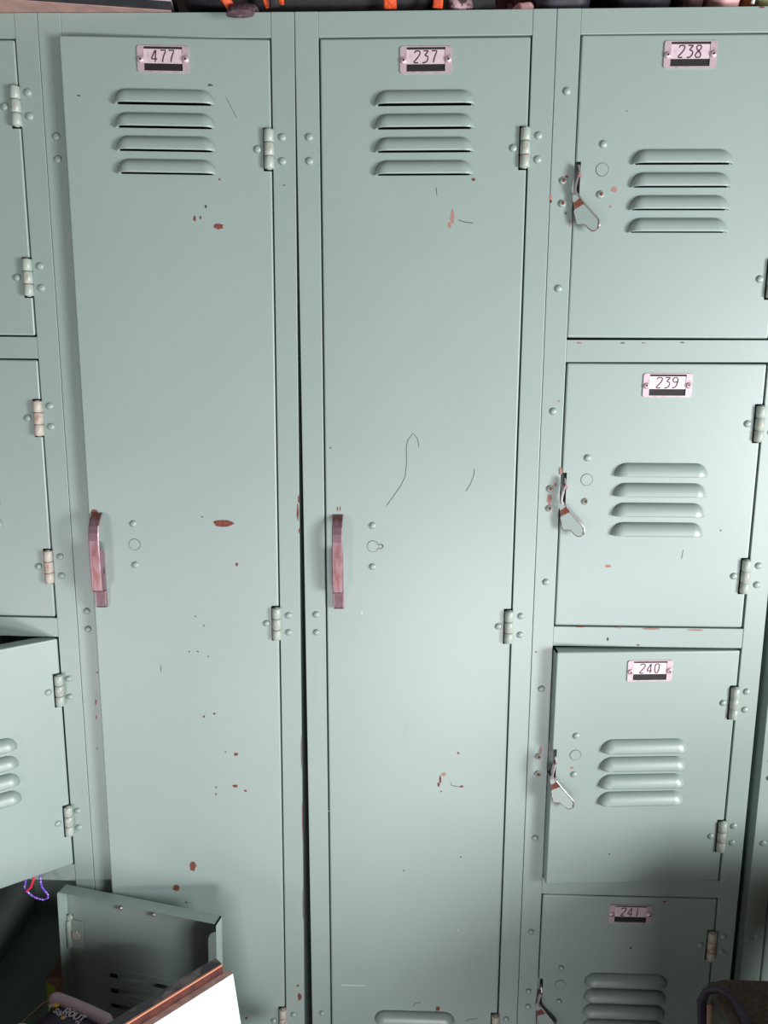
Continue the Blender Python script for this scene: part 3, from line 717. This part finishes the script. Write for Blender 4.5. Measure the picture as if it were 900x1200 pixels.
M['blackfab'] = vary(mat('black_nylon', srgb(34, 31, 36), .7), srgb(24, 22, 26), 90., .4, .6, 3., .3, 250.)
M['orange'] = vary(mat('orange_webbing', srgb(226, 92, 40), .6), srgb(196, 70, 30), 260., .45, .55)
M['mauve'] = vary(mat('dusty_mauve_webbing', srgb(108, 84, 92), .8), srgb(80, 60, 68), 220., .45, .55)
M['speckle'] = vary(mat('speckled_knit', srgb(206, 172, 178), .85), srgb(96, 72, 80), 170., .5, .56, 4.)
def lump(mb, sx, sy, sz, m, seed, p=2.6, amp=.04, nu=28, nv=14):
    """soft rounded bundle resting on z=0"""
    rng = random.Random(seed); ph = [rng.random()*6 for _ in range(6)]
    vs = []; fs = []
    se = lambda c: math.copysign(abs(c)**(2/p), c)
    for j in range(nv+1):
        b = -pi/2+pi*j/nv
        for i in range(nu):
            a = 2*pi*i/nu
            w = 1+amp*(sin(3*a+ph[0])*cos(2*b+ph[1])+.6*sin(7*a+ph[2]+2*b)+.5*sin(4*a-6*b+ph[3])*cos(3*b+ph[4])+.4*sin(11*a+5*b+ph[5]))
            vs.append((sx*w*se(cos(b))*se(cos(a)), sy*w*se(cos(b))*se(sin(a)), sz+sz*se(sin(b))))
    for j in range(nv):
        for i in range(nu):
            fs.append((j*nu+i, j*nu+(i+1) % nu, (j+1)*nu+(i+1) % nu, (j+1)*nu+i))
    mb.faces(vs, fs, m, True)
bag = thing('duffel_bag', 'black bag with orange straps lying on top of the 237 locker', 'bag', (.030, .125, H+.0035))
mb = MB(); lump(mb, .162, .112, .085, M['blackfab'], 2, 6., .004, 48, 20); mb.build('bag_body', bag, (-.015, 0, 0))
def strap(pts, m, w, name='strap'):
    mb = MB(); mb.tube(pts, .0012, m, 8, False, w); return mb.build(name, bag)
yf = -.1265
strap([(-.104, yf+.002, .002), (-.112, yf-.001, .012), (-.122, yf-.002, .028), (-.122, yf+.004, .05), (-.112, yf+.010, .066), (-.098, yf+.009, .05)], M['orange'], .0052)['label'] = 'orange webbing loop'
strap([(-.060, yf+.006, .003), (-.063, yf+.002, .012), (-.070, yf+.002, .030), (-.070, yf+.006, .060)], M['orange'], .0045)['label'] = 'orange webbing loop'
strap([(-.046, yf+.006, .006), (-.045, yf+.002, .014), (-.040, yf+.002, .030), (-.040, yf+.006, .060)], M['orange'], .0035)['label'] = 'orange webbing loop'
strap([(-.053, yf+.001, .001), (-.0535, yf-.002, .010), (-.0535, yf, .03)], M['blackfab'], .0055, 'pull_tab')
strap([(.0815, yf+.010, .0015), (.0815, yf+.005, .012), (.081, yf+.005, .05), (.081, yf+.008, .09)], M['orange'], .0078)['label'] = 'orange webbing strap'
strap([(.137, yf+.010, .0015), (.138, yf+.005, .012), (.140, yf+.006, .05), (.140, yf+.010, .09)], M['orange'], .0060)['label'] = 'orange webbing strap'
mb = MB(); mb.tube([(-.0895, y-.125, z-.0035) for y, z in ((.030, .0052), (.004, .0048), (-.006, .0036), (-.0125, -.001), (-.017, -.006), (-.021, -.0115))], .0034, M['mauve'], 12, False, .0165)
o = mb.build('strap_end', bag); o['label'] = 'dusty mauve strap end drooping over the edge'

pc = thing('knitted_pouch', 'pinkish speckled knitted pouch with a dark tab, right of the black bag', 'pouch', (.2045, .050, H+.0015))
mb = MB(); lump(mb, .0245, .050, .022, M['speckle'], 5, 5., .02); mb.build('pouch_body', pc)
mb = MB(); mb.box(-.0125, .0125, -.036, .012, 0, .0050, M['blackfab'], .0014); o = mb.build('tab', pc, (.0170, -.046, .0012), (radians(3), radians(-6), radians(-8))); o['label'] = 'dark tab sticking out over the edge'

M['maroon'] = mat('mauve_print_cloth', srgb(120, 84, 88), .85)
nt = M['maroon'].node_tree; N = nt.nodes
tc = N.new('ShaderNodeTexCoord'); vo = N.new('ShaderNodeTexVoronoi'); vo.inputs['Scale'].default_value = 42
nt.links.new(tc.outputs['Object'], vo.inputs['Vector'])
rp = N.new('ShaderNodeValToRGB'); rp.color_ramp.elements[0].color = (*srgb(150, 110, 112), 1); rp.color_ramp.elements[1].color = (*srgb(112, 70, 74), 1)
rp.color_ramp.elements[0].position = .25; rp.color_ramp.elements[1].position = .5
e_ = rp.color_ramp.elements.new(.36); e_.color = (*srgb(92, 28, 38), 1)
nt.links.new(vo.outputs['Distance'], rp.inputs['Fac']); nt.links.new(rp.outputs['Color'], N['Principled BSDF'].inputs['Base Color'])
M['pinksoft'] = mat('pale_pink_cloth', srgb(226, 176, 176), .8)
M['navy'] = vary(mat('navy_cloth', srgb(46, 42, 56), .6), srgb(32, 30, 40), 60.)
M['brown'] = vary(mat('dark_brown_cloth', srgb(84, 52, 48), .85), srgb(60, 38, 36), 60.)
M['olive'] = vary(mat('olive_cloth', srgb(120, 116, 78), .85), srgb(150, 100, 62), 40., .5, .6)
M['piping'] = mat('white_piping', srgb(225, 222, 216), .6)
def bundle(name, label, cat, x, y, sx, sy, sz, m, seed, p=2.6, amp=.05, z=0.):
    mb = MB(); lump(mb, sx, sy, sz, m, seed, p, amp, 44, 22)
    return tag(mb.build(name, None, (x, y, H+.001+z)), label, cat)
bundle('cloth_bundle', 'mauve cloth bundle printed with dark red rings on top of the lockers', 'cloth', .300, .165, .062, .085, .06, M['maroon'], 3, 4., .06)
bundle('rolled_cloth', 'small pale pink cloth roll in front of the red-ringed bundle', 'cloth', .271, .050, .0150, .030, .0095, M['pinksoft'], 4)
bundle('pouch', 'dark navy rounded pouch above the left edge of door 238', 'pouch', .3150, .042, .033, .034, .024, M['navy'], 6, 3.2, .02)
bundle('black_cloth', 'black cloth heap above the middle of door 238', 'cloth', .4110, .110, .039, .10, .05, M['blackfab'], 8, 4., .05)
bundle('brown_cloth', 'dark brown cloth heap right of the black one on the lockers', 'cloth', .4690, .090, .0170, .07, .04, M['brown'], 9, 3.5, .03)
bundle('soft_ball', 'pale pink soft ball on the lockers above door 238', 'ball', .5060, .050, .0200, .04, .022, M['pinksoft'], 10, 2.4, .02)
ob = thing('olive_bag', 'olive and tan cloth bag with white piping at the upper right corner', 'bag', (.566, .075, H+.001))
mb = MB(); lump(mb, .037, .065, .05, M['olive'], 12, 4., .02); mb.build('bag_body', ob)
mb = MB(); mb.tube([(-.0345, -.062, .006), (-.033, -.066, .02), (-.032, -.066, .05), (-.031, -.055, .085)], .0022, M['piping'], 8); mb.build('piping', ob)

# ================================================================== UNSEEN BLOCKERS ADDED BESIDE THE CAMERA, RIGHT, TO CAST SHADE
M['blocker'] = vary(mat('dark_blocker', srgb(62, 46, 40), .6), srgb(50, 38, 33), 12., .4, .6, 4., 0, 1, (8, 8, 1))
cb = thing('shade_blocker', 'unseen dark brown blocker added at the right to shade the lower lockers', 'blocker', (BLKX, BLKY, 0))
mb = MB(); mb.box(0, BLKW, -BLKD, 0, .04, BLKH-.022, M['blocker'], .003); mb.build('cabinet_body', cb)
mb = MB(); mb.box(-.012, BLKW+.012, -BLKD-.012, .006, BLKH-.0215, BLKH, M['blocker'], .004); mb.build('blocker_top', cb)
mb = MB(); mb.box(.01, BLKW-.01, -BLKD+.01, -.01, 0, .0395, M['black']); mb.build('plinth', cb)
for k in (0, 1):
    mb = MB(); mb.box(-.014, -.0005, -BLKD*(k+1)/2+.004, -BLKD*k/2-.004, .06, BLKH-.04, M['blocker'], .002); dd = mb.build('door', cb)
    mb = MB(); mb.dome((0, 0, 0), .012, .02, M['steel']); mb.build('knob', dd, (-.014, -BLKD/2-.03+.06*(1-k), BLKH*.6), (0, 0, radians(-90)))
if DESK:
    x0, x1, y0, y1, dz = DESK
    dk = thing('desk', 'dark wooden desk below the camera, in front of the numbered small doors', 'desk', ((x0+x1)/2, (y0+y1)/2, 0))
    hx, hy = (x1-x0)/2, (y1-y0)/2
    mb = MB(); mb.box(-hx, hx, -hy, hy, dz-.03, dz, M['blocker'], .003); mb.build('desktop', dk)
    for sx in (-1, 1):
        mb = MB(); mb.box(sx*(hx-.035)-.015, sx*(hx-.035)+.015, -hy+.03, hy-.03, 0, dz-.031, M['blocker'], .002); mb.build('side_panel', dk)
    mb = MB(); mb.box(-hx+.051, hx-.051, hy-.06, hy-.042, .12, dz-.031, M['blocker'], .001); mb.build('back_panel', dk)

# ================================================================== ROOM: a shed with added half-raised shutters behind the camera and a window on the right
RX0, RX1, RY0, RY1, RZ = -1.9, 1.76, -2.46, .44, 2.7
def slab(name, x0, x1, y0, y1, z0, z1, m):
    mb = MB(); mb.box(x0, x1, y0, y1, z0, z1, m); return tag(mb.build(name), kind='structure')
slab('floor', RX0-.1, RX1+.1, RY0-.1, RY1, -.1, 0, M['floor'])
slab('ceiling', RX0-.1, RX1+.1, RY0-.1, RY1, RZ, RZ+.1, M['wall'])
slab('wall_back', RX0-.1, RX1+.1, RY1, RY1+.1, 0, RZ, M['wall'])
slab('wall_left', RX0-.1, RX0, RY0, RY1, 0, RZ, M['wall'])
M['winframe'] = mat('window_paint', srgb(200, 198, 192), .4)
M['shutter'] = vary(mat('shutter_steel', srgb(96, 98, 98), .5, .4), srgb(80, 80, 80), 6.)
wy0, wy1, wz0, wz1 = WIN
mb = MB()
for q in ((RY0, wy0, 0, RZ), (wy1, RY1, 0, RZ), (wy0, wy1, 0, wz0), (wy0, wy1, wz1, RZ)): mb.box(RX1, RX1+.1, *q, M['wall'])
tag(mb.build('wall_right'), kind='structure')
mb = MB(); xs = [RX0-.1]
for q in DOORS: xs += [q[0], q[1]]
xs.append(RX1+.1)
for i in range(0, len(xs), 2): mb.box(xs[i], xs[i+1], RY0-.1, RY0, 0, RZ, M['wall'])
for q in DOORS: mb.box(q[0], q[1], RY0-.1, RY0, 2.1, RZ, M['wall'])
tag(mb.build('wall_front'), kind='structure')
for i, q in enumerate(DOORS):                  # unseen roller shutters, added half raised to keep the light gaps low
    mb = MB(); n = int((2.1-q[2])/.075)
    for k in range(n): mb.box(q[0]+.001, q[1]-.001, RY0-.06, RY0-.045, q[2]+k*(2.1-q[2])/n, q[2]+(k+1)*(2.1-q[2])/n, M['shutter'], .006)
    tag(mb.build('door_%d' % (i+1)), kind='structure')
mb = MB(); xw = RX1+.04; ym = WMID
for (a, b, c_, d_) in ((wy0, wy0+.03, wz0, wz1), (wy1-.03, wy1, wz0, wz1), (wy0+.03, wy1-.03, wz0, wz0+.03), (wy0+.03, wy1-.03, wz1-.03, wz1), (ym-.02, ym+.02, wz0+.03, wz1-.03)):
    mb.box(xw, xw+.05, a, b, c_, d_, M['winframe'])
tag(mb.build('window_1'), kind='structure')

# ================================================================== LIGHT: daylight in the openings
def area(name, loc, direction, sx, sy, power, col):
    l = bpy.data.lights.new(name, 'AREA'); l.shape = 'RECTANGLE'; l.size = sx; l.size_y = sy; l.energy = power; l.color = col
    o = bpy.data.objects.new(name, l); COL.objects.link(o); o.location = loc
    o.rotation_euler = Vector(direction).to_track_quat('-Z', 'Y').to_euler()
    return o
for n_, a, b, pw in (('window_daylight', wy0+.03, ym-.02, P_WIN[0]), ('window_daylight', ym+.02, wy1-.03, P_WIN[1])):
    area(n_, (RX1+.02, (a+b)/2, (wz0+wz1)/2), (-1, 0, 0), b-a, wz1-wz0-.06, pw, C_WIN)
for q, pw in zip(DOORS, P_DOOR):
    area('doorway_daylight', ((q[0]+q[1])/2, RY0-.03, q[2]/2), (0, 1, 0), q[1]-q[0]-.02, q[2]-.02, pw, C_DOOR)
w = bpy.data.worlds.new('World'); S.world = w; w.use_nodes = True
bg = w.node_tree.nodes['Background']; bg.inputs[0].default_value = (.9, .95, 1, 1); bg.inputs[1].default_value = .6

# ================================================================== CAMERA
R_ = Vector((.99943391, .03357021, .00221559)); U_ = Vector((-.00851298, .18863251, .98201085)); F_ = Vector((-.03254837, .9814738, -.18881151))
cam = bpy.data.cameras.new('camera'); co = bpy.data.objects.new('camera', cam); COL.objects.link(co)
mx = Matrix((R_, U_, -F_)).transposed().to_4x4(); mx.translation = Vector((.13939702, -1.00526217, H-.40034876))
co.matrix_world = mx
cam.sensor_fit = 'VERTICAL'; cam.sensor_height = 36; cam.lens = 36*919.48/1200
cam.clip_start = .02
S.camera = co
S.view_settings.view_transform = 'Standard'; S.view_settings.look = 'None'; S.view_settings.gamma = 1
S.view_settings.use_curve_mapping = False; S.view_settings.exposure = EXPO
